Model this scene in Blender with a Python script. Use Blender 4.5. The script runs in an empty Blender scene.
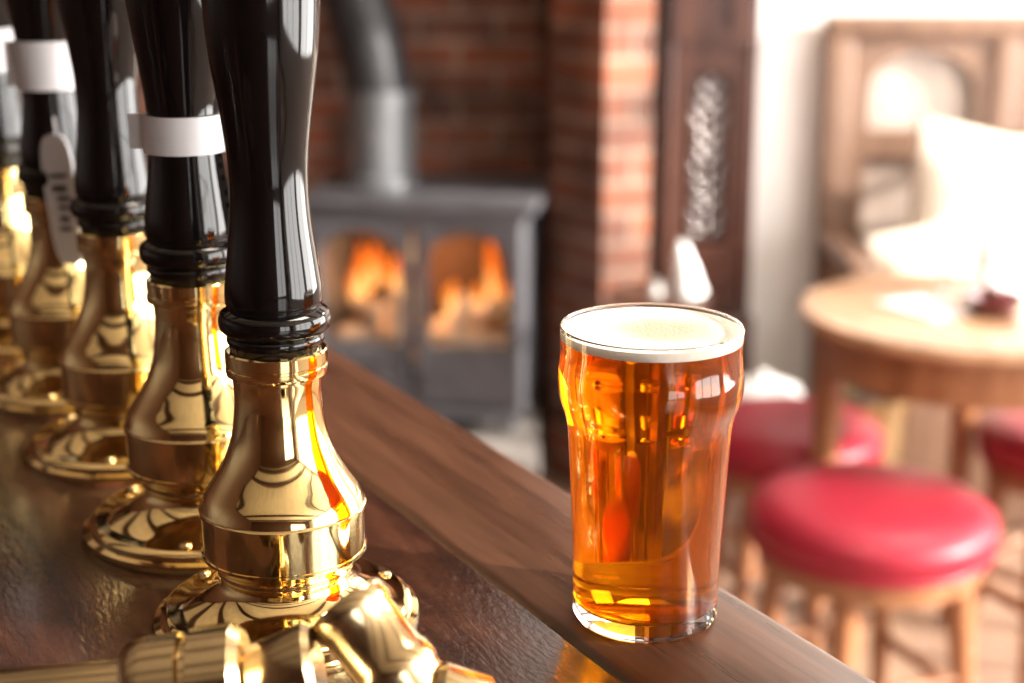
import bpy, bmesh, math, random
from mathutils import Vector, Matrix
random.seed(7)
scene = bpy.context.scene
COL = scene.collection

# ------------------------------------------------------------------ materials
def new_mat(name):
    m = bpy.data.materials.new(name); m.use_nodes = True
    nt = m.node_tree
    b = nt.nodes.get('Principled BSDF')
    return m, nt, b
def col4(c): return (c[0], c[1], c[2], 1.0)
def plain(name, c, rough=0.5, metal=0.0, coat=0.0, noise=0.12, nscale=20, bump=0.0, spec=0.5):
    m, nt, b = new_mat(name)
    tc = nt.nodes.new('ShaderNodeTexCoord')
    n = nt.nodes.new('ShaderNodeTexNoise'); n.inputs['Scale'].default_value = nscale
    n.inputs['Detail'].default_value = 4
    nt.links.new(tc.outputs['Object'], n.inputs['Vector'])
    r = nt.nodes.new('ShaderNodeValToRGB')
    r.color_ramp.elements[0].color = col4([max(0, x*(1-noise)) for x in c])
    r.color_ramp.elements[1].color = col4([min(1, x*(1+noise)) for x in c])
    r.color_ramp.elements[0].position = .3; r.color_ramp.elements[1].position = .7
    nt.links.new(n.outputs['Fac'], r.inputs['Fac'])
    nt.links.new(r.outputs['Color'], b.inputs['Base Color'])
    b.inputs['Roughness'].default_value = rough
    b.inputs['Metallic'].default_value = metal
    b.inputs['Coat Weight'].default_value = coat
    b.inputs['Coat Roughness'].default_value = .05
    b.inputs['Specular IOR Level'].default_value = spec
    if bump > 0:
        bp = nt.nodes.new('ShaderNodeBump'); bp.inputs['Strength'].default_value = bump
        bp.inputs['Distance'].default_value = .002
        nt.links.new(n.outputs['Fac'], bp.inputs['Height'])
        nt.links.new(bp.outputs['Normal'], b.inputs['Normal'])
    return m
def wood(name, c1, c2, scale=(40, 3, 40), rough=.35, coat=0.0, bump=.15, bdist=.001, detail=6, dist=.25, pores=0.0, spec=.5):
    m, nt, b = new_mat(name)
    tc = nt.nodes.new('ShaderNodeTexCoord')
    mp = nt.nodes.new('ShaderNodeMapping'); mp.inputs['Scale'].default_value = scale
    nt.links.new(tc.outputs['Object'], mp.inputs['Vector'])
    n = nt.nodes.new('ShaderNodeTexNoise'); n.inputs['Scale'].default_value = 1.0
    n.inputs['Detail'].default_value = detail; n.inputs['Distortion'].default_value = dist
    nt.links.new(mp.outputs['Vector'], n.inputs['Vector'])
    n2 = nt.nodes.new('ShaderNodeTexNoise'); n2.inputs['Scale'].default_value = 6.0
    n2.inputs['Detail'].default_value = 8
    nt.links.new(mp.outputs['Vector'], n2.inputs['Vector'])
    mx = nt.nodes.new('ShaderNodeMath'); mx.operation = 'MULTIPLY_ADD'
    mx.inputs[1].default_value = .4
    nt.links.new(n2.outputs['Fac'], mx.inputs[0])
    sc = nt.nodes.new('ShaderNodeMath'); sc.operation = 'MULTIPLY'; sc.inputs[1].default_value = .6
    nt.links.new(n.outputs['Fac'], sc.inputs[0]); nt.links.new(sc.outputs[0], mx.inputs[2])
    r = nt.nodes.new('ShaderNodeValToRGB')
    r.color_ramp.elements[0].color = col4(c1); r.color_ramp.elements[0].position = .36
    r.color_ramp.elements[1].color = col4(c2); r.color_ramp.elements[1].position = .64
    nt.links.new(mx.outputs[0], r.inputs['Fac'])
    nt.links.new(r.outputs['Color'], b.inputs['Base Color'])
    rr = nt.nodes.new('ShaderNodeMapRange')
    rr.inputs['To Min'].default_value = rough*.75; rr.inputs['To Max'].default_value = rough*1.3
    nt.links.new(n.outputs['Fac'], rr.inputs['Value'])
    nt.links.new(rr.outputs[0], b.inputs['Roughness'])
    b.inputs['Coat Weight'].default_value = coat; b.inputs['Coat Roughness'].default_value = .12
    b.inputs['Specular IOR Level'].default_value = spec
    bp = nt.nodes.new('ShaderNodeBump'); bp.inputs['Strength'].default_value = bump
    bp.inputs['Distance'].default_value = bdist
    nt.links.new(mx.outputs[0], bp.inputs['Height'])
    last = bp
    if pores > 0:
        mp2 = nt.nodes.new('ShaderNodeMapping'); mp2.inputs['Scale'].default_value = (420, 150, 420)
        nt.links.new(tc.outputs['Object'], mp2.inputs['Vector'])
        n3 = nt.nodes.new('ShaderNodeTexNoise'); n3.inputs['Scale'].default_value = 1.0; n3.inputs['Detail'].default_value = 3
        nt.links.new(mp2.outputs[0], n3.inputs['Vector'])
        b2 = nt.nodes.new('ShaderNodeBump'); b2.inputs['Strength'].default_value = pores; b2.inputs['Distance'].default_value = .0006
        nt.links.new(n3.outputs['Fac'], b2.inputs['Height']); nt.links.new(bp.outputs['Normal'], b2.inputs['Normal'])
        last = b2
    nt.links.new(last.outputs['Normal'], b.inputs['Normal'])
    return m
def brick_mat():
    m, nt, b = new_mat('brick_red')
    tc = nt.nodes.new('ShaderNodeTexCoord')
    sx = nt.nodes.new('ShaderNodeSeparateXYZ'); nt.links.new(tc.outputs['Object'], sx.inputs[0])
    ad = nt.nodes.new('ShaderNodeMath'); nt.links.new(sx.outputs['X'], ad.inputs[0]); nt.links.new(sx.outputs['Y'], ad.inputs[1])
    cb = nt.nodes.new('ShaderNodeCombineXYZ'); nt.links.new(ad.outputs[0], cb.inputs['X']); nt.links.new(sx.outputs['Z'], cb.inputs['Y'])
    br = nt.nodes.new('ShaderNodeTexBrick')
    br.inputs['Scale'].default_value = 1
    br.inputs['Brick Width'].default_value = .22; br.inputs['Row Height'].default_value = .075
    br.inputs['Mortar Size'].default_value = .008; br.inputs['Mortar Smooth'].default_value = .3
    br.inputs['Color1'].default_value = (.25, .08, .04, 1); br.inputs['Color2'].default_value = (.11, .048, .034, 1)
    br.inputs['Mortar'].default_value = (.26, .18, .14, 1)
    nt.links.new(cb.outputs[0], br.inputs['Vector'])
    n = nt.nodes.new('ShaderNodeTexNoise'); n.inputs['Scale'].default_value = 7; n.inputs['Detail'].default_value = 6
    nt.links.new(tc.outputs['Object'], n.inputs['Vector'])
    mr = nt.nodes.new('ShaderNodeMapRange'); mr.inputs['From Min'].default_value = .3; mr.inputs['From Max'].default_value = .7
    mr.inputs['To Min'].default_value = .4; mr.inputs['To Max'].default_value = 1.7
    nt.links.new(n.outputs['Fac'], mr.inputs['Value'])
    mx = nt.nodes.new('ShaderNodeVectorMath'); mx.operation = 'SCALE'
    nt.links.new(br.outputs['Color'], mx.inputs[0]); nt.links.new(mr.outputs[0], mx.inputs['Scale'])
    nt.links.new(mx.outputs[0], b.inputs['Base Color'])
    b.inputs['Roughness'].default_value = .8
    bp = nt.nodes.new('ShaderNodeBump'); bp.inputs['Distance'].default_value = .01; bp.inputs['Strength'].default_value = .7; bp.invert = True
    nt.links.new(br.outputs['Fac'], bp.inputs['Height']); nt.links.new(bp.outputs['Normal'], b.inputs['Normal'])
    return m
def floor_mat():
    m, nt, b = new_mat('floorboards')
    tc = nt.nodes.new('ShaderNodeTexCoord')
    br = nt.nodes.new('ShaderNodeTexBrick'); br.inputs['Scale'].default_value = 1
    br.inputs['Brick Width'].default_value = 1.4; br.inputs['Row Height'].default_value = .14
    br.inputs['Mortar Size'].default_value = .003
    br.inputs['Color1'].default_value = (.40, .26, .19, 1); br.inputs['Color2'].default_value = (.31, .19, .13, 1)
    br.inputs['Mortar'].default_value = (.06, .03, .02, 1)
    mp = nt.nodes.new('ShaderNodeMapping'); mp.inputs['Rotation'].default_value = (0, 0, math.radians(29))
    nt.links.new(tc.outputs['Object'], mp.inputs['Vector']); nt.links.new(mp.outputs[0], br.inputs['Vector'])
    nt.links.new(br.outputs['Color'], b.inputs['Base Color'])
    b.inputs['Roughness'].default_value = .32
    return m
def emit(name, c_lo, c_hi, zlo, zhi, s):
    m = bpy.data.materials.new(name); m.use_nodes = True; nt = m.node_tree
    nt.nodes.clear()
    out = nt.nodes.new('ShaderNodeOutputMaterial'); e = nt.nodes.new('ShaderNodeEmission')
    tc = nt.nodes.new('ShaderNodeTexCoord'); sx = nt.nodes.new('ShaderNodeSeparateXYZ')
    nt.links.new(tc.outputs['Object'], sx.inputs[0])
    mr = nt.nodes.new('ShaderNodeMapRange'); mr.inputs['From Min'].default_value = zlo; mr.inputs['From Max'].default_value = zhi
    nt.links.new(sx.outputs['Z'], mr.inputs['Value'])
    r = nt.nodes.new('ShaderNodeValToRGB'); r.color_ramp.elements[0].color = col4(c_lo); r.color_ramp.elements[1].color = col4(c_hi)
    nt.links.new(mr.outputs[0], r.inputs['Fac']); nt.links.new(r.outputs['Color'], e.inputs['Color'])
    e.inputs['Strength'].default_value = s
    nt.links.new(e.outputs[0], out.inputs['Surface'])
    return m
def glass_mat(name, c, ior=1.5, rough=0.0):
    m, nt, b = new_mat(name)
    b.inputs['Base Color'].default_value = col4(c)
    b.inputs['Transmission Weight'].default_value = 1.0
    b.inputs['Roughness'].default_value = rough
    b.inputs['IOR'].default_value = ior
    return m
def beer_mat():
    m = bpy.data.materials.new('amber_ale'); m.use_nodes = True; nt = m.node_tree; nt.nodes.clear()
    out = nt.nodes.new('ShaderNodeOutputMaterial')
    g = nt.nodes.new('ShaderNodeBsdfGlass'); g.inputs['IOR'].default_value = 1.345; g.inputs['Roughness'].default_value = 0.03
    t = nt.nodes.new('ShaderNodeBsdfTranslucent')
    d = nt.nodes.new('ShaderNodeBsdfDiffuse')
    tc = nt.nodes.new('ShaderNodeTexCoord'); sx = nt.nodes.new('ShaderNodeSeparateXYZ')
    nt.links.new(tc.outputs['Object'], sx.inputs[0])
    mr = nt.nodes.new('ShaderNodeMapRange'); mr.inputs['From Min'].default_value = 0.0; mr.inputs['From Max'].default_value = .14
    nt.links.new(sx.outputs['Z'], mr.inputs['Value'])
    r = nt.nodes.new('ShaderNodeValToRGB')
    r.color_ramp.elements[0].color = (1.0, .58, .06, 1); r.color_ramp.elements[1].color = (1.0, .46, .03, 1)
    nt.links.new(mr.outputs[0], r.inputs['Fac'])
    nt.links.new(r.outputs['Color'], g.inputs['Color'])
    t.inputs['Color'].default_value = (1.0, .38, .01, 1); d.inputs['Color'].default_value = (.9, .26, .006, 1)
    m1 = nt.nodes.new('ShaderNodeMixShader'); m1.inputs[0].default_value = .1
    nt.links.new(t.outputs[0], m1.inputs[1]); nt.links.new(d.outputs[0], m1.inputs[2])
    m2 = nt.nodes.new('ShaderNodeMixShader'); m2.inputs[0].default_value = .09
    nt.links.new(g.outputs[0], m2.inputs[1]); nt.links.new(m1.outputs[0], m2.inputs[2])
    nt.links.new(m2.outputs[0], out.inputs['Surface'])
    return m
def foam_mat():
    m, nt, b = new_mat('beer_foam')
    tc = nt.nodes.new('ShaderNodeTexCoord')
    mp = nt.nodes.new('ShaderNodeMapping'); mp.inputs['Scale'].default_value = (1, 1, 0)
    mp.inputs['Location'].default_value = (-.006, -.004, 0)
    nt.links.new(tc.outputs['Object'], mp.inputs['Vector'])
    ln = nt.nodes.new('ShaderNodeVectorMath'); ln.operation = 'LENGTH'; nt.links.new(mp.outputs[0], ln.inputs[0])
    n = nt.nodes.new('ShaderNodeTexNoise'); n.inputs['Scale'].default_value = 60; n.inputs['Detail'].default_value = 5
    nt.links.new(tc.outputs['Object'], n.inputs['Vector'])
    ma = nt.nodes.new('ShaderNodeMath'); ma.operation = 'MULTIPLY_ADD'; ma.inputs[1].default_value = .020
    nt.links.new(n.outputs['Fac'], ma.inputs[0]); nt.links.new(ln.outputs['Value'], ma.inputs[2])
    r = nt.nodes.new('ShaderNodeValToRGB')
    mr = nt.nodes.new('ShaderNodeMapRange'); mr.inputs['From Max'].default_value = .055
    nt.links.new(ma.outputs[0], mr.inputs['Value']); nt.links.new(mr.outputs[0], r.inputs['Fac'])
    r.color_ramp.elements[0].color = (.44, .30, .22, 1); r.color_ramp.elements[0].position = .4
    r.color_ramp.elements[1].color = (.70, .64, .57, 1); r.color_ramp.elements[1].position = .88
    nt.links.new(r.outputs['Color'], b.inputs['Base Color'])
    b.inputs['Roughness'].default_value = .5
    n3 = nt.nodes.new('ShaderNodeTexNoise'); n3.inputs['Scale'].default_value = 500
    nt.links.new(tc.outputs['Object'], n3.inputs['Vector'])
    bp = nt.nodes.new('ShaderNodeBump'); bp.inputs['Strength'].default_value = .3; bp.inputs['Distance'].default_value = .001
    nt.links.new(n3.outputs['Fac'], bp.inputs['Height']); nt.links.new(bp.outputs['Normal'], b.inputs['Normal'])
    return m

M = {}
M['brass'] = plain('polished_brass', (.97, .77, .37), .06, 1.0, noise=.03, nscale=14)
M['brass_dull'] = plain('aged_brass', (.62, .48, .27), .2, 1.0, noise=.15)
M['black'] = plain('black_lacquer', (.004, .003, .003), .06, 0, coat=0, noise=.1)
M['paper'] = plain('white_paper', (.62, .62, .66), .6, noise=.04)
M['ink'] = plain('dark_ink', (.04, .03, .04), .6)
M['counter'] = wood('mahogany_varnish', (.011, .004, .003), (.055, .020, .011), (45, 5, 45), .17, .3, .5, .0010, pores=.7)
M['nosing'] = wood('counter_nosing_wood', (.033, .013, .007), (.085, .036, .020), (50, 3, 50), .28, .0, .3, .0006, spec=.35)
M['panelwood'] = wood('dark_panel_wood', (.03, .012, .008), (.09, .035, .02), (20, 20, 2), .35)
M['clockwood'] = wood('clock_oak', (.030, .011, .008), (.09, .036, .024), (20, 20, 2), .3)
M['settle'] = wood('settle_oak', (.14, .08, .055), (.26, .155, .105), (20, 20, 2), .35)
M['settle_panel'] = wood('settle_panel_oak', (.38, .30, .26), (.50, .42, .37), (20, 20, 2), .3)
M['table'] = wood('table_oak', (.34, .18, .09), (.52, .31, .18), (30, 3, 30), .3, .2)
M['leg'] = wood('stool_beech', (.20, .075, .03), (.37, .16, .07), (25, 25, 3), .3, .2)
M['vinyl'] = plain('red_leatherette', (.27, .010, .026), .42, noise=.1, nscale=60, bump=.1, spec=.4)
M['iron'] = plain('stove_iron', (.12, .12, .135), .45, .3, noise=.15)
M['iron_dark'] = plain('flue_iron', (.03, .03, .034), .45, .3, noise=.15)
M['iron_grey'] = plain('flue_grey', (.14, .145, .155), .4, .3, noise=.15)
M['fireback'] = plain('firebrick', (.10, .05, .03), .9, noise=.3)
M['log'] = plain('pale_log', (.70, .52, .38), .8, noise=.4, nscale=15)
M['stone'] = plain('hearth_stone', (.20, .18, .17), .6, noise=.25, nscale=8)
M['slate'] = plain('dark_slate', (.035, .03, .03), .4, noise=.25, nscale=8)
M['plaster'] = plain('white_plaster', (.90, .88, .87), .8, noise=.03, nscale=6, bump=.2)
M['ceil'] = plain('aged_ceiling_plaster', (.80, .72, .58), .8, noise=.1, nscale=6)
M['brick'] = brick_mat()
M['floor'] = floor_mat()
M['foam'] = foam_mat()
M['glass'] = glass_mat('clear_glass', (1, 1, 1), 1.5)
M['beer'] = beer_mat()
M['cream'] = plain('cream_fabric', (.74, .66, .56), .8, noise=.1, nscale=8)
M['bowl'] = plain('dark_red_ceramic', (.10, .012, .015), .15, coat=.6)
M['ceramic'] = plain('white_ceramic', (.9, .9, .9), .25, noise=.03)
M['flame'] = emit('flame', (1, .34, .06, 1), (1, .16, .012, 1), 0, .2, 1.45)
M['flame_core'] = emit('flame_core', (1, .60, .22, 1), (1, .36, .08, 1), 0, .2, 2.0)
M['ember'] = emit('ember_glow', (1, .32, .05, 1), (1, .45, .1, 1), 0, .1, 1.3)
M['carve'] = plain('carved_ornament', (.42, .38, .38), .2, .4, noise=.4)  # silvery tone: speckled highlights on the carving put into its colour
M['dial'] = plain('clock_dial', (.85, .83, .76), .4)

# ------------------------------------------------------------------ helpers
def link(o, parent=None):
    COL.objects.link(o)
    if parent is not None: o.parent = parent
    return o
def empty(name, loc=(0, 0, 0), rz=0.0):
    e = bpy.data.objects.new(name, None); e.empty_display_size = .05
    e.location = loc; e.rotation_euler = (0, 0, rz)
    return link(e)
def finish(bm, name, mat, parent=None, smooth=True, ang=35, loc=(0, 0, 0), rot=(0, 0, 0)):
    bmesh.ops.recalc_face_normals(bm, faces=bm.faces[:])
    me = bpy.data.meshes.new(name); bm.to_mesh(me); bm.free()
    if smooth:
        for p in me.polygons: p.use_smooth = True
        me.set_sharp_from_angle(angle=math.radians(ang))
    me.materials.append(mat)
    o = bpy.data.objects.new(name, me); o.location = loc; o.rotation_euler = rot
    return link(o, parent)
def lathe_bm(bm, prof, segs=64, mtx=None):
    rings = []
    for r, z in prof:
        if r < 1e-6:
            v = bm.verts.new((0, 0, z)); rings.append([v])
        else:
            rings.append([bm.verts.new((r*math.cos(2*math.pi*i/segs), r*math.sin(2*math.pi*i/segs), z)) for i in range(segs)])
    allv = [v for rg in rings for v in rg]
    for a, b in zip(rings[:-1], rings[1:]):
        for i in range(segs):
            j = (i+1) % segs
            if len(a) == 1 and len(b) == 1: continue
            if len(a) == 1: bm.faces.new((a[0], b[i], b[j]))
            elif len(b) == 1: bm.faces.new((a[i], a[j], b[0]))
            else: bm.faces.new((a[i], a[j], b[j], b[i]))
    if mtx is not None:
        for v in allv: v.co = mtx @ v.co
def spline(pts, n=5):
    out = []
    P = [pts[0]] + list(pts) + [pts[-1]]
    for i in range(1, len(P)-2):
        p0, p1, p2, p3 = P[i-1], P[i], P[i+1], P[i+2]
        for k in range(n):
            t = k/n
            out.append(tuple(.5*((2*p1[c]) + (-p0[c]+p2[c])*t + (2*p0[c]-5*p1[c]+4*p2[c]-p3[c])*t*t + (-p0[c]+3*p1[c]-3*p2[c]+p3[c])*t**3) for c in range(2)))
    out.append(pts[-1]); return out
def lathe(name, prof, mat, parent=None, segs=64, loc=(0, 0, 0), rot=(0, 0, 0), ang=35):
    bm = bmesh.new(); lathe_bm(bm, prof, segs)
    return finish(bm, name, mat, parent, True, ang, loc, rot)
def axis_mtx(a, b):
    a = Vector(a); b = Vector(b); d = (b-a)
    q = Vector((0, 0, 1)).rotation_difference(d.normalized())
    return Matrix.Translation(a) @ q.to_matrix().to_4x4(), d.length
def rod_bm(bm, a, b, r1, r2=None, segs=20):
    m, L = axis_mtx(a, b); r2 = r1 if r2 is None else r2
    lathe_bm(bm, [(0, 0), (r1, 0), (r2, L), (0, L)], segs, m)
def rod(name, a, b, r1, mat, parent=None, r2=None, segs=24):
    bm = bmesh.new(); rod_bm(bm, a, b, r1, r2, segs)
    return finish(bm, name, mat, parent)
def box_bm(bm, c, s, bevel=0, rz=0):
    r = bmesh.ops.create_cube(bm, size=1)
    vs = r['verts']
    mt = Matrix.Translation(c) @ Matrix.Rotation(rz, 4, 'Z') @ Matrix.Diagonal((s[0], s[1], s[2], 1))
    for v in vs: v.co = mt @ v.co
    if bevel > 0:
        es = list({e for v in vs for e in v.link_edges})
        bmesh.ops.bevel(bm, geom=es, offset=bevel, segments=3, profile=.5, affect='EDGES')
def box(name, c, s, mat, parent=None, bevel=0, rz=0):
    bm = bmesh.new(); box_bm(bm, c, s, bevel, rz)
    return finish(bm, name, mat, parent, bevel > 0, 50)
def arch_inside(x, z, w, zlo, zspring, ztop):
    if abs(x) > w/2 or z < zlo or z > ztop: return False
    if z <= zspring: return True
    return (x/(w/2))**2 + ((z-zspring)/(ztop-zspring))**2 <= 1
def frame(bm, cx, z0, z1, w, iw, ilo, ispring, itop, y0, y1):
    """rectangular slab with an arched opening, in the XZ plane, thickness y0..y1"""
    cz = (ilo+itop)/2
    angs = sorted(set([round(2*math.pi*i/64, 6) for i in range(64)] +
        [round(math.atan2(zz-cz, xx) % (2*math.pi), 6) for xx in (-w/2, w/2) for zz in (z0, z1)] +
        [round(math.atan2(zz-cz, xx) % (2*math.pi), 6) for xx in (-iw/2, iw/2) for zz in (ilo, ispring)]))
    O, I = [], []
    for a in angs:
        dx, dz = math.cos(a), math.sin(a)
        t = 1e9
        if abs(dx) > 1e-9: t = min(t, (w/2)/abs(dx))
        if dz > 1e-9: t = min(t, (z1-cz)/dz)
        if dz < -1e-9: t = min(t, (z0-cz)/dz)
        O.append((dx*t, cz+dz*t))
        lo, hi = 0, t
        for _ in range(30):
            mid = (lo+hi)/2
            if arch_inside(dx*mid, cz+dz*mid, iw, ilo, ispring, itop): lo = mid
            else: hi = mid
        I.append((dx*lo, cz+dz*lo))
    mk = lambda L, y: [bm.verts.new((cx+p[0], y, p[1])) for p in L]
    Of, Ob, If, Ib = mk(O, y0), mk(O, y1), mk(I, y0), mk(I, y1)
    n = len(angs)
    for i in range(n):
        j = (i+1) % n
        bm.faces.new((Of[i], Of[j], If[j], If[i])); bm.faces.new((Ob[i], Ib[i], Ib[j], Ob[j]))
        bm.faces.new((Of[i], Ob[i], Ob[j], Of[j])); bm.faces.new((If[i], If[j], Ib[j], Ib[i]))
def prism(name, pts, z0, z1, mat, parent=None):
    bm = bmesh.new()
    a = [bm.verts.new((x, y, z0)) for x, y in pts]; b = [bm.verts.new((x, y, z1)) for x, y in pts]
    bm.faces.new(a[::-1]); bm.faces.new(b)
    for i in range(len(pts)):
        j = (i+1) % len(pts); bm.faces.new((a[i], a[j], b[j], b[i]))
    return finish(bm, name, mat, parent, False)

# ------------------------------------------------------------------ room shell
box('floor', (0.3, .9, -.05), (5.6, 7.0, .1), M['floor'])
box('ceiling', (0.3, .9, 2.65), (5.6, 7.0, .1), M['ceil'])
bm = bmesh.new()
for i in range(7):
    box_bm(bm, (.33, -2.1+i*.93, 2.54), (5.4, .14, .12), .01)
finish(bm, 'reflection_beams', M['panelwood'], None, True, 50)  # unseen beams added to put dark stripes in the brass reflections
box('wall_left', (-2.45, .9, 1.3), (.1, 7.0, 2.6), M['panelwood'])
box('wall_back', (1.70, 3.98, 1.3), (2.7, .12, 2.6), M['plaster'])
box('baseboard_back', (1.8, 3.91, .07), (2.4, .02, .14), M['plaster'])
ch = empty('chimney_breast')
box('alcove_back', (-.85, 4.27, 1.3), (3.1, .1, 2.6), M['brick'], ch)
prism('pier_right', [(.10, 4.22), (.10, 3.83), (.225, 3.64), (.342, 3.68), (.342, 4.22)], 0, 2.6, M['brick'], ch)
box('pier_left', (-1.55, 3.93, 1.3), (.5, .56, 2.6), M['brick'], ch)
box('mantel_beam', (-.61, 3.84, 1.78), (1.38, .30, .22), M['panelwood'], ch, bevel=.01)
fw = bmesh.new()
def fbox(x0, x1, z0, z1): box_bm(fw, ((x0+x1)/2, -2.55, (z0+z1)/2), (x1-x0, .1, z1-z0))
fbox(-2.5, 1.0, 0, 2.6); fbox(2.4, 3.1, 0, 2.6); fbox(1.0, 2.4, 0, .9); fbox(1.0, 2.4, 2.3, 2.6)
finish(fw, 'wall_front', M['panelwood'], smooth=False)
bm = bmesh.new()
box_bm(bm, (1.7, -2.55, .92), (1.4, .16, .04)); box_bm(bm, (1.7, -2.55, 2.28), (1.4, .08, .04)); box_bm(bm, (1.7, -2.55, 1.6), (.05, .06, 1.36)); box_bm(bm, (1.7, -2.55, 1.6), (1.4, .05, .03))
finish(bm, 'window_3', M['plaster'], smooth=False)  # unseen window added behind the camera for frontal highlights
wr = bmesh.new()
X = 3.05
def wbox(y0, y1, z0, z1): box_bm(wr, (X, (y0+y1)/2, (z0+z1)/2), (.14, y1-y0, z1-z0))
wins = [(-1.9, .55), (.85, 3.55)]
wbox(-2.6, 4.4, 0, .6); wbox(-2.6, 4.4, 2.5, 2.6)
wbox(-2.6, -1.9, .6, 2.5); wbox(.55, .85, .6, 2.5); wbox(3.55, 4.4, .6, 2.5)
finish(wr, 'wall_right', M['plaster'], smooth=False)
for k, (a, b_) in enumerate(wins):
    bm = bmesh.new()
    box_bm(bm, (X, (a+b_)/2, .63), (.18, b_-a, .05)); box_bm(bm, (X, (a+b_)/2, 2.47), (.08, b_-a, .05))
    for i in range(4):
        yy = a+.025+(b_-a-.05)*i/3
        box_bm(bm, (X, yy, 1.55), (.06, .04, 1.85))
    box_bm(bm, (X, (a+b_)/2, 1.55), (.04, b_-a, .025))
    finish(bm, 'window_%d' % (k+1), M['plaster'], smooth=False)

# ------------------------------------------------------------------ hearth + stove
hh_ = empty('hearth')
box('slab', (-.46, 3.77, .185), (1.05, .86, .03), M['stone'], hh_, bevel=.008)
box('base', (-.46, 3.78, .085), (1.01, .82, .17), M['slate'], hh_, bevel=.004)
st = empty('wood_burning_stove', (-.213, 3.81, .2), math.radians(-9))
bm = bmesh.new()
W, D = .54, .38
box_bm(bm, (0, 0, .575), (W+.07, D+.05, .028), .008)
box_bm(bm, (0, 0, .55), (W+.02, D+.02, .025), .006)
box_bm(bm, (0, 0, .055), (W, D, .03), .005)
box_bm(bm, (-W/2+.012, 0, .29), (.024, D-.02, .50), .004)
box_bm(bm, (W/2-.012, 0, .29), (.024, D-.02, .50), .004)
for sx in (-1, 1):
    for sy in (-1, 1):
        box_bm(bm, (sx*(W/2-.04), sy*(D/2-.04), .02), (.04, .04, .045), .006)
box_bm(bm, (0, -D/2-.012, .052), (W*.9, .04, .02), .004)
finish(bm, 'body', M['iron'], st, True, 40)
box('firebox_back', (0, D/2-.02, .29), (W-.03, .02, .49), M['fireback'], st)
box('firebox_floor', (0, 0, .095), (W-.06, D-.06, .05), M['fireback'], st)
bm = bmesh.new()
for cx in (-W/4, W/4):
    frame(bm, cx, .07, .54, W/2-.008, W/2-.066, .225, .43, .51, -D/2-.012, -D/2+.015)
    frame(bm, cx, .085, .525, W/2-.03, W/2-.054, .215, .44, .518, -D/2-.02, -D/2-.010)
finish(bm, 'doors', M['iron'], st, True, 40)
bm = bmesh.new()
for cx in (-.02, .02):
    rod_bm(bm, (cx, -D/2-.02, .20), (cx, -D/2-.045, .20), .006); rod_bm(bm, (cx, -D/2-.045, .23), (cx, -D/2-.045, .15), .008)
finish(bm, 'door_handles', M['iron_dark'], st)
bm = bmesh.new()
for (a, b_, r) in [((-.22, -.09, .20), (.0, -.05, .22), .035), ((.23, -.11, .20), (.02, -.08, .21), .038),
                  ((-.15, -.04, .19), (-.11, -.14, .30), .022), ((-.03, -.05, .24), (-.20, .0, .27), .028),
                  ((.03, -.04, .22), (.2, .0, .29), .032), ((.08, -.14, .20), (.11, -.08, .33), .018), ((-.06, -.14, .20), (-.08, -.08, .33), .018)]:
    rod_bm(bm, a, b_, r, r*.9, 14)
finish(bm, 'logs', M['log'], st)
def flame(bm, x, y, z, h, w, lean=0):
    prof = [(0, 0), (.7, .08), (1, .30), (.92, .52), (.6, .76), (.22, .93), (0, 1)]
    b2 = spline(prof, 4)
    b2 = [(max(0, r), zz) for r, zz in b2]; b2[0] = (0, 0); b2[-1] = (0, 1)
    b2 = [b2[0]]+[p for p in b2[1:-1] if p[0] > .01]+[b2[-1]]
    before = set(bm.verts)
    lathe_bm(bm, b2, 16)
    for v in [v for v in bm.verts if v not in before]:
        t = v.co.z
        sw = .35*math.sin(t*5+x*40)*t
        v.co = Vector((x+(v.co.x+sw+lean*t)*w, y+v.co.y*w*.5, z+t*h))
bm = bmesh.new(); bm2 = bmesh.new()
for (x, y, z, h, w, l) in [(-.205, .06, .05, .17, .032, .1), (-.17, .08, .10, .12, .024, .3), (-.10, .07, .08, .12, .026, -.3), (-.065, .08, .05, .12, .020, .3),
                        (.05, .07, .03, .10, .024, -.2), (.10, .08, .04, .08, .022, .2), (.155, .05, .03, .24, .018, 0), (.195, .08, .03, .10, .020, -.2)]:
    flame(bm, x, y, z, h, w, l)
    flame(bm2, x, y-.02, z, h*.62, w*.55, l)
finish(bm, 'flames', M['flame'], st, loc=(0, 0, .20))
finish(bm2, 'flame_cores', M['flame_core'], st, loc=(0, 0, .20))
bm = bmesh.new()
for i in range(40):
    bmesh.ops.create_icosphere(bm, subdivisions=1, radius=random.uniform(.012, .022), matrix=Matrix.Translation((random.uniform(-.21, .21), random.uniform(-.1, .1), .01)))
finish(bm, 'embers', M['ember'], st, loc=(0, 0, .14))
lathe('flue_collar', [(0, .585), (.10, .585), (.10, .61), (.088, .62), (.088, .80), (.094, .80), (.094, .83), (.088, .83), (0, .83)], M['iron_grey'], st, loc=(-.135, .04, 0))
cu = bpy.data.curves.new('flue_pipe', 'CURVE'); cu.dimensions = '3D'; cu.bevel_depth = .086; cu.bevel_resolution = 8; cu.use_fill_caps = True
sp = cu.splines.new('BEZIER'); pts = [(-.135, .04, .80), (-.155, .04, .93), (-.21, .06, 1.12), (-.23, .06, 1.5), (-.23, .06, 2.38)]
sp.bezier_points.add(len(pts)-1)
for bp_, p in zip(sp.bezier_points, pts):
    bp_.co = p; bp_.handle_left_type = bp_.handle_right_type = 'AUTO'
cu.materials.append(M['iron_dark'])
link(bpy.data.objects.new('flue_pipe', cu), st)

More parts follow.
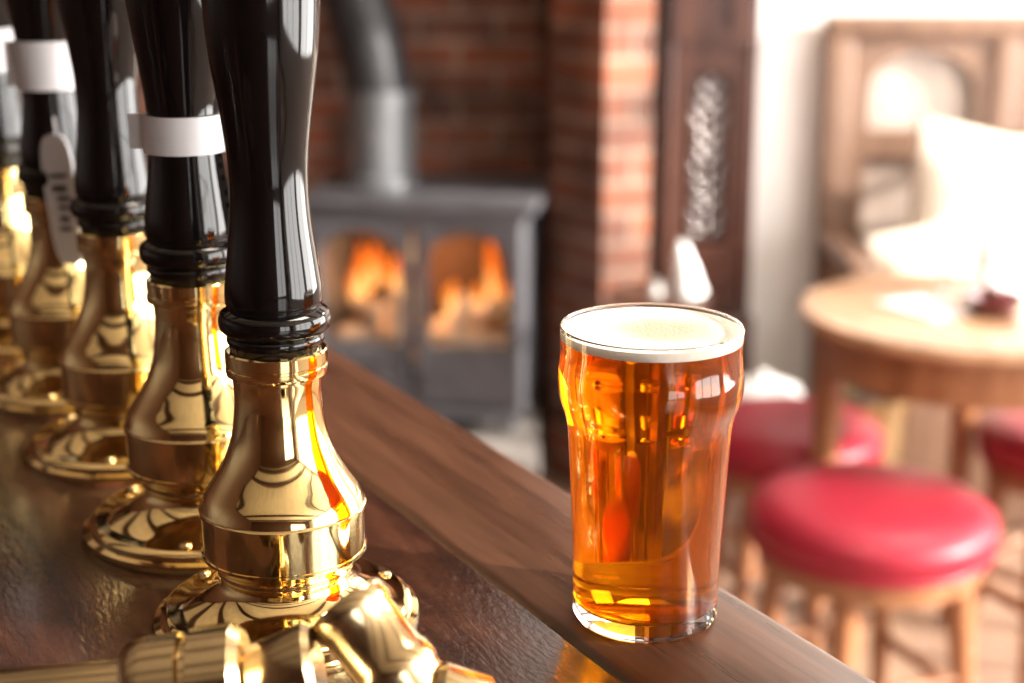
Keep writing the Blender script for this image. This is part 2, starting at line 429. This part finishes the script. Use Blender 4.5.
# ------------------------------------------------------------------ longcase clock
ck = empty('longcase_clock', (.485, 3.79, 0))
bm = bmesh.new()
box_bm(bm, (0, 0, .05), (.27, .21, .10), .006); box_bm(bm, (0, 0, .27), (.26, .20, .36), .004); box_bm(bm, (0, 0, .46), (.265, .205, .03), .01)
box_bm(bm, (0, .02, .93), (.235, .15, .94), .003)
box_bm(bm, (0, 0, 1.41), (.27, .205, .04), .012)
box_bm(bm, (0, .03, 1.66), (.26, .14, .46), .003); box_bm(bm, (0, 0, 1.91), (.27, .21, .05), .015)
frame(bm, 0, 1.43, 1.89, .26, .20, 1.47, 1.70, 1.85, -.08, -.035)
frame(bm, 0, .49, 1.39, .235, .105, .66, 1.05, 1.09, -.085, -.05)
frame(bm, 0, 1.16, 1.36, .19, .10, 1.19, 1.26, 1.33, -.095, -.083)
for sx in (-.12, .12): rod_bm(bm, (sx, -.085, 1.43), (sx, -.085, 1.89), .012)
for sx in (-.1, .1): rod_bm(bm, (sx, -.085, .5), (sx, -.085, 1.38), .010)
finish(bm, 'case', M['clockwood'], ck, True, 40)
bm = bmesh.new()
for i in range(10):
    z = .69+i*.04
    for sx in (-1, 1):
        mt = Matrix.Translation((sx*.024*(1+.3*math.sin(i*2)), -.062, z)) @ Matrix.Rotation(sx*(.7+.3*math.sin(i)), 4, 'Y') @ Matrix.Diagonal((.010, .010, .020, 1))
        bmesh.ops.create_uvsphere(bm, u_segments=12, v_segments=8, radius=1, matrix=mt)
    bmesh.ops.create_uvsphere(bm, u_segments=12, v_segments=8, radius=.010, matrix=Matrix.Translation((0, -.066, z+.02)))
finish(bm, 'carved_panel', M['carve'], ck)
rod('dial', (0, -.045, 1.68), (0, -.058, 1.68), .09, M['dial'], ck, segs=48)
bm = bmesh.new(); box_bm(bm, (0, -.060, 1.71), (.006, .003, .07)); box_bm(bm, (.02, -.060, 1.68), (.05, .003, .006))
finish(bm, 'hands', M['ink'], ck, smooth=False)

# ------------------------------------------------------------------ settle
se = empty('wooden_settle', (1.46, 3.80, 0))
bm = bmesh.new()
for sx in (-.63, -.21, .21, .63):
    box_bm(bm, (sx, .06, .61), (.065, .07, 1.18), .006)
box_bm(bm, (0, .06, 1.19), (1.34, .08, .06), .012); box_bm(bm, (0, .06, .42), (1.26, .05, .08), .004)
for cx in (-.42, 0, .42):
    frame(bm, cx, .46, .90, .36, .27, .52, .86, .862, .04, .075)
    frame(bm, cx, .90, 1.165, .36, .27, .93, 1.03, 1.13, .04, .075)
box_bm(bm, (0, -.17, .42), (1.30, .42, .04), .01); box_bm(bm, (0, -.36, .21), (1.24, .03, .40), .004)
for sx in (-.64, .64):
    box_bm(bm, (sx, -.345, .33), (.055, .055, .64), .006); box_bm(bm, (sx, -.155, .66), (.065, .43, .035), .012)
    box_bm(bm, (sx, -.13, .22), (.03, .36, .36))
finish(bm, 'frame', M['settle'], se, True, 40)
box('back_panels', (0, .078, .80), (1.26, .012, .74), M['settle_panel'], se)
def cushion(name, loc, s, rot, mat, parent=None):
    bm = bmesh.new()
    bmesh.ops.create_cube(bm, size=2)
    bmesh.ops.subdivide_edges(bm, edges=bm.edges[:], cuts=7, use_grid_fill=True)
    for v in bm.verts:
        x, y, z = v.co
        k = (1-abs(x)**2.5*.9)*(1-abs(z)**2.5*.9)
        pinch = 1-.08*(1-abs(x))*abs(z)-.08*(1-abs(z))*abs(x)
        v.co = (x*s[0]*pinch, y*s[1]*(max(k, 0)**.5*.9+.1), z*s[2]*pinch)
    return finish(bm, name, mat, parent, True, 60, loc, rot)
cushion('cushion', (1.17, 3.63, .71), (.21, .08, .25), (math.radians(-12), .16, 0), M['cream'])
cushion('cushion', (1.66, 3.63, .69), (.22, .08, .23), (math.radians(-12), -.06, .05), M['cream'])
cushion('cushion', (1.02, 3.53, .60), (.14, .06, .15), (math.radians(-18), -.2, .2), M['cream'])

# ------------------------------------------------------------------ round table
tb = empty('round_pub_table', (.845, 2.70, 0))
lathe('top', [(0, .72), (.28, .72), (.30, .726), (.306, .736), (.300, .748), (.292, .75), (0, .75)], M['table'], tb, 96)
lathe('apron', [(.255, .64), (.272, .64), (.272, .72), (.255, .72), (.255, .64)], M['leg'], tb, 96)
bm = bmesh.new()
for a in (182, 70, 292):
    ca, sa = math.cos(math.radians(a)), math.sin(math.radians(a))
    m_, L = axis_mtx((ca*.255, sa*.255, .0), (ca*.25, sa*.25, .72))
    lathe_bm(bm, [(0, 0), (.017, 0), (.019, .05), (.024, .3), (.027, .55), (.030, .64), (.030, L), (0, L)], 20, m_)
    rod_bm(bm, (0, 0, .24), (ca*.252, sa*.252, .24), .013)
finish(bm, 'legs', M['leg'], tb)
bw = empty('candle_bowl', (.88, 2.66, .7505))
lathe('bowl', spline([(0, .0), (.03, .0), (.045, .012), (.055, .035)], 4)+[(.051, .035)]+spline([(.041, .015), (.02, .008), (0, .008)], 3), M['bowl'], bw)
lathe('candle', [(0, .008), (.02, .008), (.02, .05), (0, .052)], M['bowl'], bw)
box('menu_card', (.77, 2.70, .7525), (.11, .15, .003), M['paper'], rz=.5)
bm = bmesh.new()
for s_ in (-1, 1):
    r_ = bmesh.ops.create_cube(bm, size=1)
    mt = Matrix.Translation((0, s_*.024, .085)) @ Matrix.Rotation(s_*math.radians(14), 4, 'X') @ Matrix.Diagonal((.12, .002, .175, 1))
    for v in r_['verts']: v.co = mt @ v.co
finish(bm, 'tented_menu', M['ceramic'], None, False, loc=(.955, 2.80, .7515), rot=(0, 0, .35))
lathe('water_tumbler', [(0, 0), (.028, 0), (.034, .10), (.032, .10), (.026, .008), (0, .008)], M['glass'], None, 48, loc=(.86, 2.82, .7505))

# ------------------------------------------------------------------ stools
def stool(x, y, h, R, rz):
    e = empty('pub_stool', (x, y, 0), rz)
    t = .085
    lathe('seat', spline([(0, h), (R*.45, h-.003), (R*.8, h-.012), (R*.96, h-.03), (R, h-.05), (R*.985, h-.07), (R*.95, h-t)], 5)+[(0, h-t)], M['vinyl'], e, 72, ang=60)
    lathe('piping', [(R*.965+.006*math.cos(k*math.pi/4), h-t+.006*math.sin(k*math.pi/4)) for k in range(9)], M['vinyl'], e, 72)
    lathe('rim', [(0, h-t-.05), (R*.86, h-t-.05), (R*.90, h-t-.045), (R*.90, h-t), (0, h-t)], M['leg'], e, 72)
    bm = bmesh.new()
    hz = h-t-.01
    P = []
    for a in (45, 135, 225, 315):
        ca, sa = math.cos(math.radians(a)), math.sin(math.radians(a))
        top = Vector((ca*R*.70, sa*R*.70, hz)); bot = Vector((ca*R*.92, sa*R*.92, 0)); P.append((top, bot))
        m_, L = axis_mtx(bot, top)
        lathe_bm(bm, spline([(.013, 0), (.016, L*.15), (.021, L*.5), (.023, L*.8), (.024, L)], 3), 20, m_)
        bmesh.ops.create_uvsphere(bm, u_segments=12, v_segments=6, radius=.013, matrix=Matrix.Translation(bot+Vector((0, 0, .008))) @ Matrix.Diagonal((1, 1, .6, 1)))
    for i in range(4):
        f = .38 if i % 2 else .46
        a = P[i][1].lerp(P[i][0], f); b_ = P[(i+1) % 4][1].lerp(P[(i+1) % 4][0], f)
        rod_bm(bm, a, b_, .011)
    finish(bm, 'legs', M['leg'], e)
stool(.616, 2.40, .508, .212, .35)
stool(.565, 2.90, .482, .190, .1)
stool(1.135, 2.86, .487, .19, .6)

# ------------------------------------------------------------------ small floor items
bk = empty('brass_coal_bucket', (.80, 3.22, 0))
lathe('bucket', [(0, 0), (.075, 0), (.08, .02), (.095, .40), (.104, .42), (.104, .43), (.092, .42), (.075, .03), (0, .03)], M['brass_dull'], bk, 48)
lathe('bands', [(.0845, .1), (.09, .1), (.092, .13), (.0865, .13), (.0845, .1)], M['brass_dull'], bk, 48)
lathe('coal', [(0, .40), (.05, .395), (.088, .37), (0, .36)], M['ink'], bk, 24)
ep = empty('enamel_pail', (.60, 3.42, 0))
lathe('pail', [(0, 0), (.065, 0), (.085, .34), (.09, .35), (.09, .36), (.08, .35), (.062, .02), (0, .02)], M['ceramic'], ep, 48)
lathe('lid', spline([(.092, .355), (.08, .375), (.04, .388), (.012, .39)], 3)+[(.012, .40), (.015, .41), (0, .415)], M['ceramic'], ep, 48)
pt = empty('pedestal_table', (.325, 3.23, 0))
lathe('pedestal', [(0, .65), (.11, .65), (.115, .642), (.11, .632), (.03, .625), (.018, .58), (.022, .4), (.03, .25), (.02, .12), (.06, .04), (.10, .02), (.105, 0), (0, 0)], M['panelwood'], pt, 48)
bm = bmesh.new()
lathe_bm(bm, [(.040, 0), (.036, .01), (.026, .06), (.013, .105), (.0, .125)], 24, Matrix.Rotation(math.radians(-9), 4, 'Y'))
lathe_bm(bm, [(.02, 0), (.018, .01), (.0, .035)], 20, Matrix.Translation((-.07, 0, 0)))
finish(bm, 'glint_shapes', M['ceramic'], None, True, 50, loc=(.39, 3.23, .65))  # white cones standing in for bright sun highlights

# ------------------------------------------------------------------ bar counter (local X = across, local Y = along)
TH = math.radians(29.18)
bc = empty('bar_counter', (0, 0, 0), TH)
def cbox(name, x0, x1, y0, y1, z0, z1, mat, bevel):
    bm = bmesh.new(); box_bm(bm, (0, 0, 0), (x1-x0, y1-y0, z1-z0), bevel)
    return finish(bm, name, mat, bc, True, 50, loc=((x0+x1)/2, (y0+y1)/2, (z0+z1)/2))
cbox('top_slab', -.30, .3475, -.6, 2.5, 1.055, 1.10, M['counter'], .0015)
cbox('nosing', .3490, .4565, -.6, 2.5, 1.050, 1.0985, M['nosing'], .008)
cbox('front_panel', .36, .39, -.55, 2.45, 0, 1.05, M['panelwood'], .004)
cbox('back_panel', -.26, -.23, -.55, 2.45, 0, 1.055, M['panelwood'], .004)
cbox('plinth', .388, .41, -.55, 2.45, 0, .14, M['panelwood'], .006)
bm = bmesh.new()
for i in range(5):
    y = -.4+i*.58
    box_bm(bm, (.395, y+.22, .60), (.012, .44, .70), .005); box_bm(bm, (.403, y+.22, .60), (.010, .34, .60), .004)
finish(bm, 'panelling', M['panelwood'], bc, True, 50)

# ------------------------------------------------------------------ beer pumps
brass_prof = [(0, 0), (.0655, 0), (.0660, .0015), (.0655, .0045), (.0625, .0055), (.0620, .0085), (.0595, .0105)] + \
    spline([(.0595, .0105), (.050, .0125), (.040, .0165), (.0335, .0215), (.0315, .0255)], 5)[1:] + \
    spline([(.0320, .0262), (.0335, .0290), (.0340, .0330), (.0390, .0380)], 4) + \
    [(.0405, .0385), (.0405, .0400), (.0398, .0402), (.0398, .0600), (.0407, .0602), (.0407, .0620)] + \
    spline([(.0400, .0625), (.0375, .0690), (.0325, .0770), (.0275, .0860), (.0235, .0970), (.0215, .1100), (.0210, .1200), (.0215, .1275)], 5) + \
    [(.0215, .1285), (.0240, .1292), (.0243, .1305), (.0243, .1330), (.0236, .1335), (.0236, .1345), (.0243, .1350), (.0243, .1405), (.0235, .1412), (0, .1412)]
black_prof = [(0, .1412), (.0215, .1412), (.0222, .1440), (.0232, .1455), (.0232, .1475), (.0225, .1485)] + \
    spline([(.0230, .1490), (.0258, .1515), (.0266, .1550), (.0258, .1590), (.0235, .1608)], 4) + \
    [(.0222, .1615), (.0222, .1632), (.0228, .1638)] + \
    spline([(.0230, .1640), (.0228, .1720), (.0212, .1850), (.0193, .2000), (.0183, .2150), (.0185, .2300), (.0200, .2450), (.0224, .2620), (.0248, .2800), (.0264, .3020), (.0270, .3250), (.0262, .3500), (.0235, .3720), (.0190, .3880), (.011, .3980), (0, .4010)], 6)
def r_at(z):
    for (r0, z0), (r1, z1) in zip(black_prof[:-1], black_prof[1:]):
        if z0 <= z <= z1 and z1 > z0: return r0+(r1-r0)*(z-z0)/(z1-z0)
    return .026
def pump(x, y, label=None, tag=None, sc=1.0):
    e = empty('beer_pump', (x, y, 1.10), 0); e.scale = (sc, sc, sc)
    lathe('brass_base', brass_prof, M['brass'], e, 128, ang=40)
    lathe('handle', black_prof, M['black'], e, 96, ang=50)
    bm = bmesh.new()
    for k in range(3):
        a = math.radians(30+120*k)
        bmesh.ops.create_uvsphere(bm, u_segments=16, v_segments=8, radius=.0035, matrix=Matrix.Translation((.054*math.cos(a), .054*math.sin(a), .0118)) @ Matrix.Diagonal((1, 1, .5, 1)))
    finish(bm, 'screws', M['brass_dull'], e)
    if label:
        z0, z1 = label
        prof = []
        n = 6
        for i in range(n+1):
            z = z0+(z1-z0)*i/n; prof.append((r_at(z)+.0022, z))
        for i in range(n, -1, -1):
            z = z0+(z1-z0)*i/n; prof.append((r_at(z)+.0008, z))
        prof.append(prof[0])
        lathe('paper_band', prof, M['paper'], e, 64)
        zc = (z0+z1)/2
        bx = bmesh.new(); box_bm(bx, (-(r_at(zc)+.005), .004, zc), (.012, .001, (z1-z0)*.95))
        finish(bx, 'band_flap', M['paper'], e, smooth=False)
    if tag:
        tx, ty, tz, rz, hh = tag
        w = .015
        bm = bmesh.new(); vs_ = []
        for k in range(32):
            a = 2*math.pi*k/32
            cx_ = math.copysign(abs(math.cos(a))**.6, math.cos(a))*w; cz_ = math.copysign(abs(math.sin(a))**.5, math.sin(a))*hh/2
            vs_.append(bm.verts.new((cx_, 0, cz_)))
        f = bm.faces.new(vs_); r_ = bmesh.ops.extrude_face_region(bm, geom=[f])
        for v in [g for g in r_['geom'] if isinstance(g, bmesh.types.BMVert)]: v.co.y += .0012
        finish(bm, 'tag', M['paper'], e, False, loc=(tx, ty, tz), rot=(0, math.radians(-6), rz))
        bm = bmesh.new(); rnd = random.Random(3)
        z = -hh*.22
        while z < hh*.20:
            hgt = rnd.uniform(.004, .007)
            box_bm(bm, (rnd.uniform(-.003, .003), -.0006, z), (rnd.uniform(.008, .017), .0006, hgt*.6)); z += hgt+.002
        finish(bm, 'tag_writing', M['ink'], e, False, loc=(tx, ty, tz), rot=(0, math.radians(-6), rz))
        bm = bmesh.new(); rod_bm(bm, (tx, ty, tz+hh/2-.004), (tx*.4, ty*.4, tz+hh/2+.015), .0006, segs=6)
        finish(bm, 'tag_string', M['paper'], e)
pump(-.1125, .6886)
pump(-.1765, .808, label=(.2075, .2265), tag=(.028, .010, .195, math.radians(-50), .075), sc=1.05)
pump(-.2525, .943, sc=1.05)
pump(-.3285, 1.075, label=(.213, .245), tag=(.012, -.032, .142, math.radians(-30), .088), sc=1.05)
pump(-.415, 1.21, label=(.213, .245), sc=1.05)

# ------------------------------------------------------------------ pint glass
pg = empty('pint_of_ale', (.0672, .696, 1.0986))
outer = [(0, 0.0005), (.030, 0.0), (.0345, .0008), (.0362, .0035)] + \
    spline([(.0363, .004), (.0367, .030), (.0378, .060), (.0391, .085), (.0400, .100), (.0414, .108), (.0438, .1145), (.0449, .1205), (.0450, .1265), (.0443, .1325), (.0438, .139), (.0440, .146), (.0442, .1505)], 6)
inner_pts = [(.0430, .1508), (.0426, .146), (.0425, .139), (.0429, .1325), (.0435, .1262), (.0433, .1208), (.0424, .1155), (.0400, .109), (.0385, .100), (.0375, .085), (.0362, .060), (.0351, .030), (.0342, .014)]
inner = [(.0437, .1518)] + spline(inner_pts, 6) + spline([(.0335, .0110), (.0305, .0092), (.015, .0084), (0, .0082)], 4)
lathe('glass', outer+inner, M['glass'], pg, 128, ang=60)
def rin(z):
    P = sorted(spline(inner_pts, 6), key=lambda p: p[1])
    for (r0, z0), (r1, z1) in zip(P[:-1], P[1:]):
        if z0 <= z <= z1: return r0+(r1-r0)*(z-z0)/(z1-z0+1e-9)
    return P[0][0]
E = .0003
zf = .1452
beer = [(0, .0082-E), (.015, .0084-E), (.0305, .0092-E), (.0335+E, .0110)]
z = .014
while z < zf: beer.append((rin(z)+E, z)); z += .002
beer += [(rin(zf)+E, zf), (0, zf)]
lathe('ale', beer, M['beer'], pg, 128, ang=60)
zt = .1496
foam = [(0, zf+.0001), (rin(zf)+E, zf+.0001), (rin(.147)+E, .147), (rin(zt)+E, zt), (rin(zt)-.003, zt-.0007), (.03, zt-.0014), (0, zt-.0016)]
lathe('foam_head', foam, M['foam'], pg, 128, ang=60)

# ------------------------------------------------------------------ foreground brass tap
tp = empty('brass_bar_tap', (0, 0, 0))
def turned(bm, a, b, prof):
    m_, L = axis_mtx(a, b)
    lathe_bm(bm, [(r, t*L) for r, t in prof], 64, m_)
bm = bmesh.new()
lathe_bm(bm, [(0, 1.10), (.024, 1.10), (.024, 1.104), (.014, 1.108), (.011, 1.12), (.011, 1.135), (0, 1.135)], 48, Matrix.Translation((-.105, .551, 0)))
turned(bm, (-.215, .549, 1.130), (-.156, .551, 1.134), [(0, 0), (.012, .02), (.0135, .06), (.0135, 1), (0, 1)])
turned(bm, (-.156, .551, 1.134), (-.108, .553, 1.140), [(0, 0), (.018, 0), (.0205, .06), (.0215, .2), (.0215, .48), (.018, .5), (.018, .55), (.0225, .58), (.0225, .92), (.019, 1), (0, 1)])
turned(bm, (-.107, .553, 1.137), (-.079, .555, 1.143), [(0, 0), (.013, 0), (.0150, .06), (.0195, .9), (.0175, 1), (0, 1)])
turned(bm, (-.070, .573, 1.163), (-.030, .549, 1.120), [(.0135, .06), (.0135, 0), (.0172, 0), (.0182, .02), (.0182, .12), (.0168, .15), (.0168, .48), (.0180, .51), (.0180, .62), (.0168, .65), (.0168, .97), (.015, 1), (0, 1)])
turned(bm, (-.034, .550, 1.134), (-.010, .552, 1.124), [(0, 0), (.012, 0), (.0145, .1), (.0145, .85), (.012, 1), (0, 1)])
finish(bm, 'tap_body', M['brass_dull'], tp, True, 40)

# ------------------------------------------------------------------ light
w = bpy.data.worlds.new('World'); scene.world = w; w.use_nodes = True
bg = w.node_tree.nodes['Background']; bg.inputs['Color'].default_value = (1.0, .98, .95, 1); bg.inputs['Strength'].default_value = 6.5
def lamp(name, kind, loc, energy, color, **kw):
    l = bpy.data.lights.new(name, kind); l.energy = energy; l.color = color
    for k, v in kw.items(): setattr(l, k, v)
    o = bpy.data.objects.new(name, l); o.location = loc; return link(o)
s = lamp('sun', 'SUN', (4, 0, 3), 14.0, (1, .93, .83), angle=math.radians(.8))
s.rotation_euler = Vector((-1, .3, -.37)).to_track_quat('-Z', 'Y').to_euler()
lamp('stove_fire_light', 'POINT', (-.235, 3.80, .62), 4.0, (1, .52, .22), shadow_soft_size=.05)
for (yc, wy, en) in ((-.67, 2.3, 60), (2.2, 2.6, 125)):
    o = lamp('window_daylight', 'AREA', (3.16, yc, 1.55), en, (1, .97, .93), shape='RECTANGLE', size=1.8, size_y=wy)
    o.rotation_euler = (math.radians(0), math.radians(90), 0)
l1 = lamp('overhead_fill', 'AREA', (.3, 1.2, 2.47), 22, (1, .88, .72), size=.5)  # unseen fill lamp added above the bar to make the brass sparkle
l2 = lamp('overhead_fill', 'AREA', (1.3, 3.0, 2.47), 25, (1, .92, .82), size=.6)  # second unseen fill lamp, added to lift the back of the room
# ------------------------------------------------------------------ camera
cam = bpy.data.cameras.new('camera'); co = bpy.data.objects.new('camera', cam); link(co)
co.location = (0, 0, 1.435); co.rotation_euler = (math.radians(90-15.5), 0, 0)
cam.sensor_width = 36; cam.lens = 1500/1024*36
cam.clip_start = .02
cam.dof.use_dof = True; cam.dof.focus_distance = .715; cam.dof.aperture_fstop = 4.4
scene.camera = co
scene.view_settings.view_transform = 'Standard'
scene.view_settings.exposure = 0.0
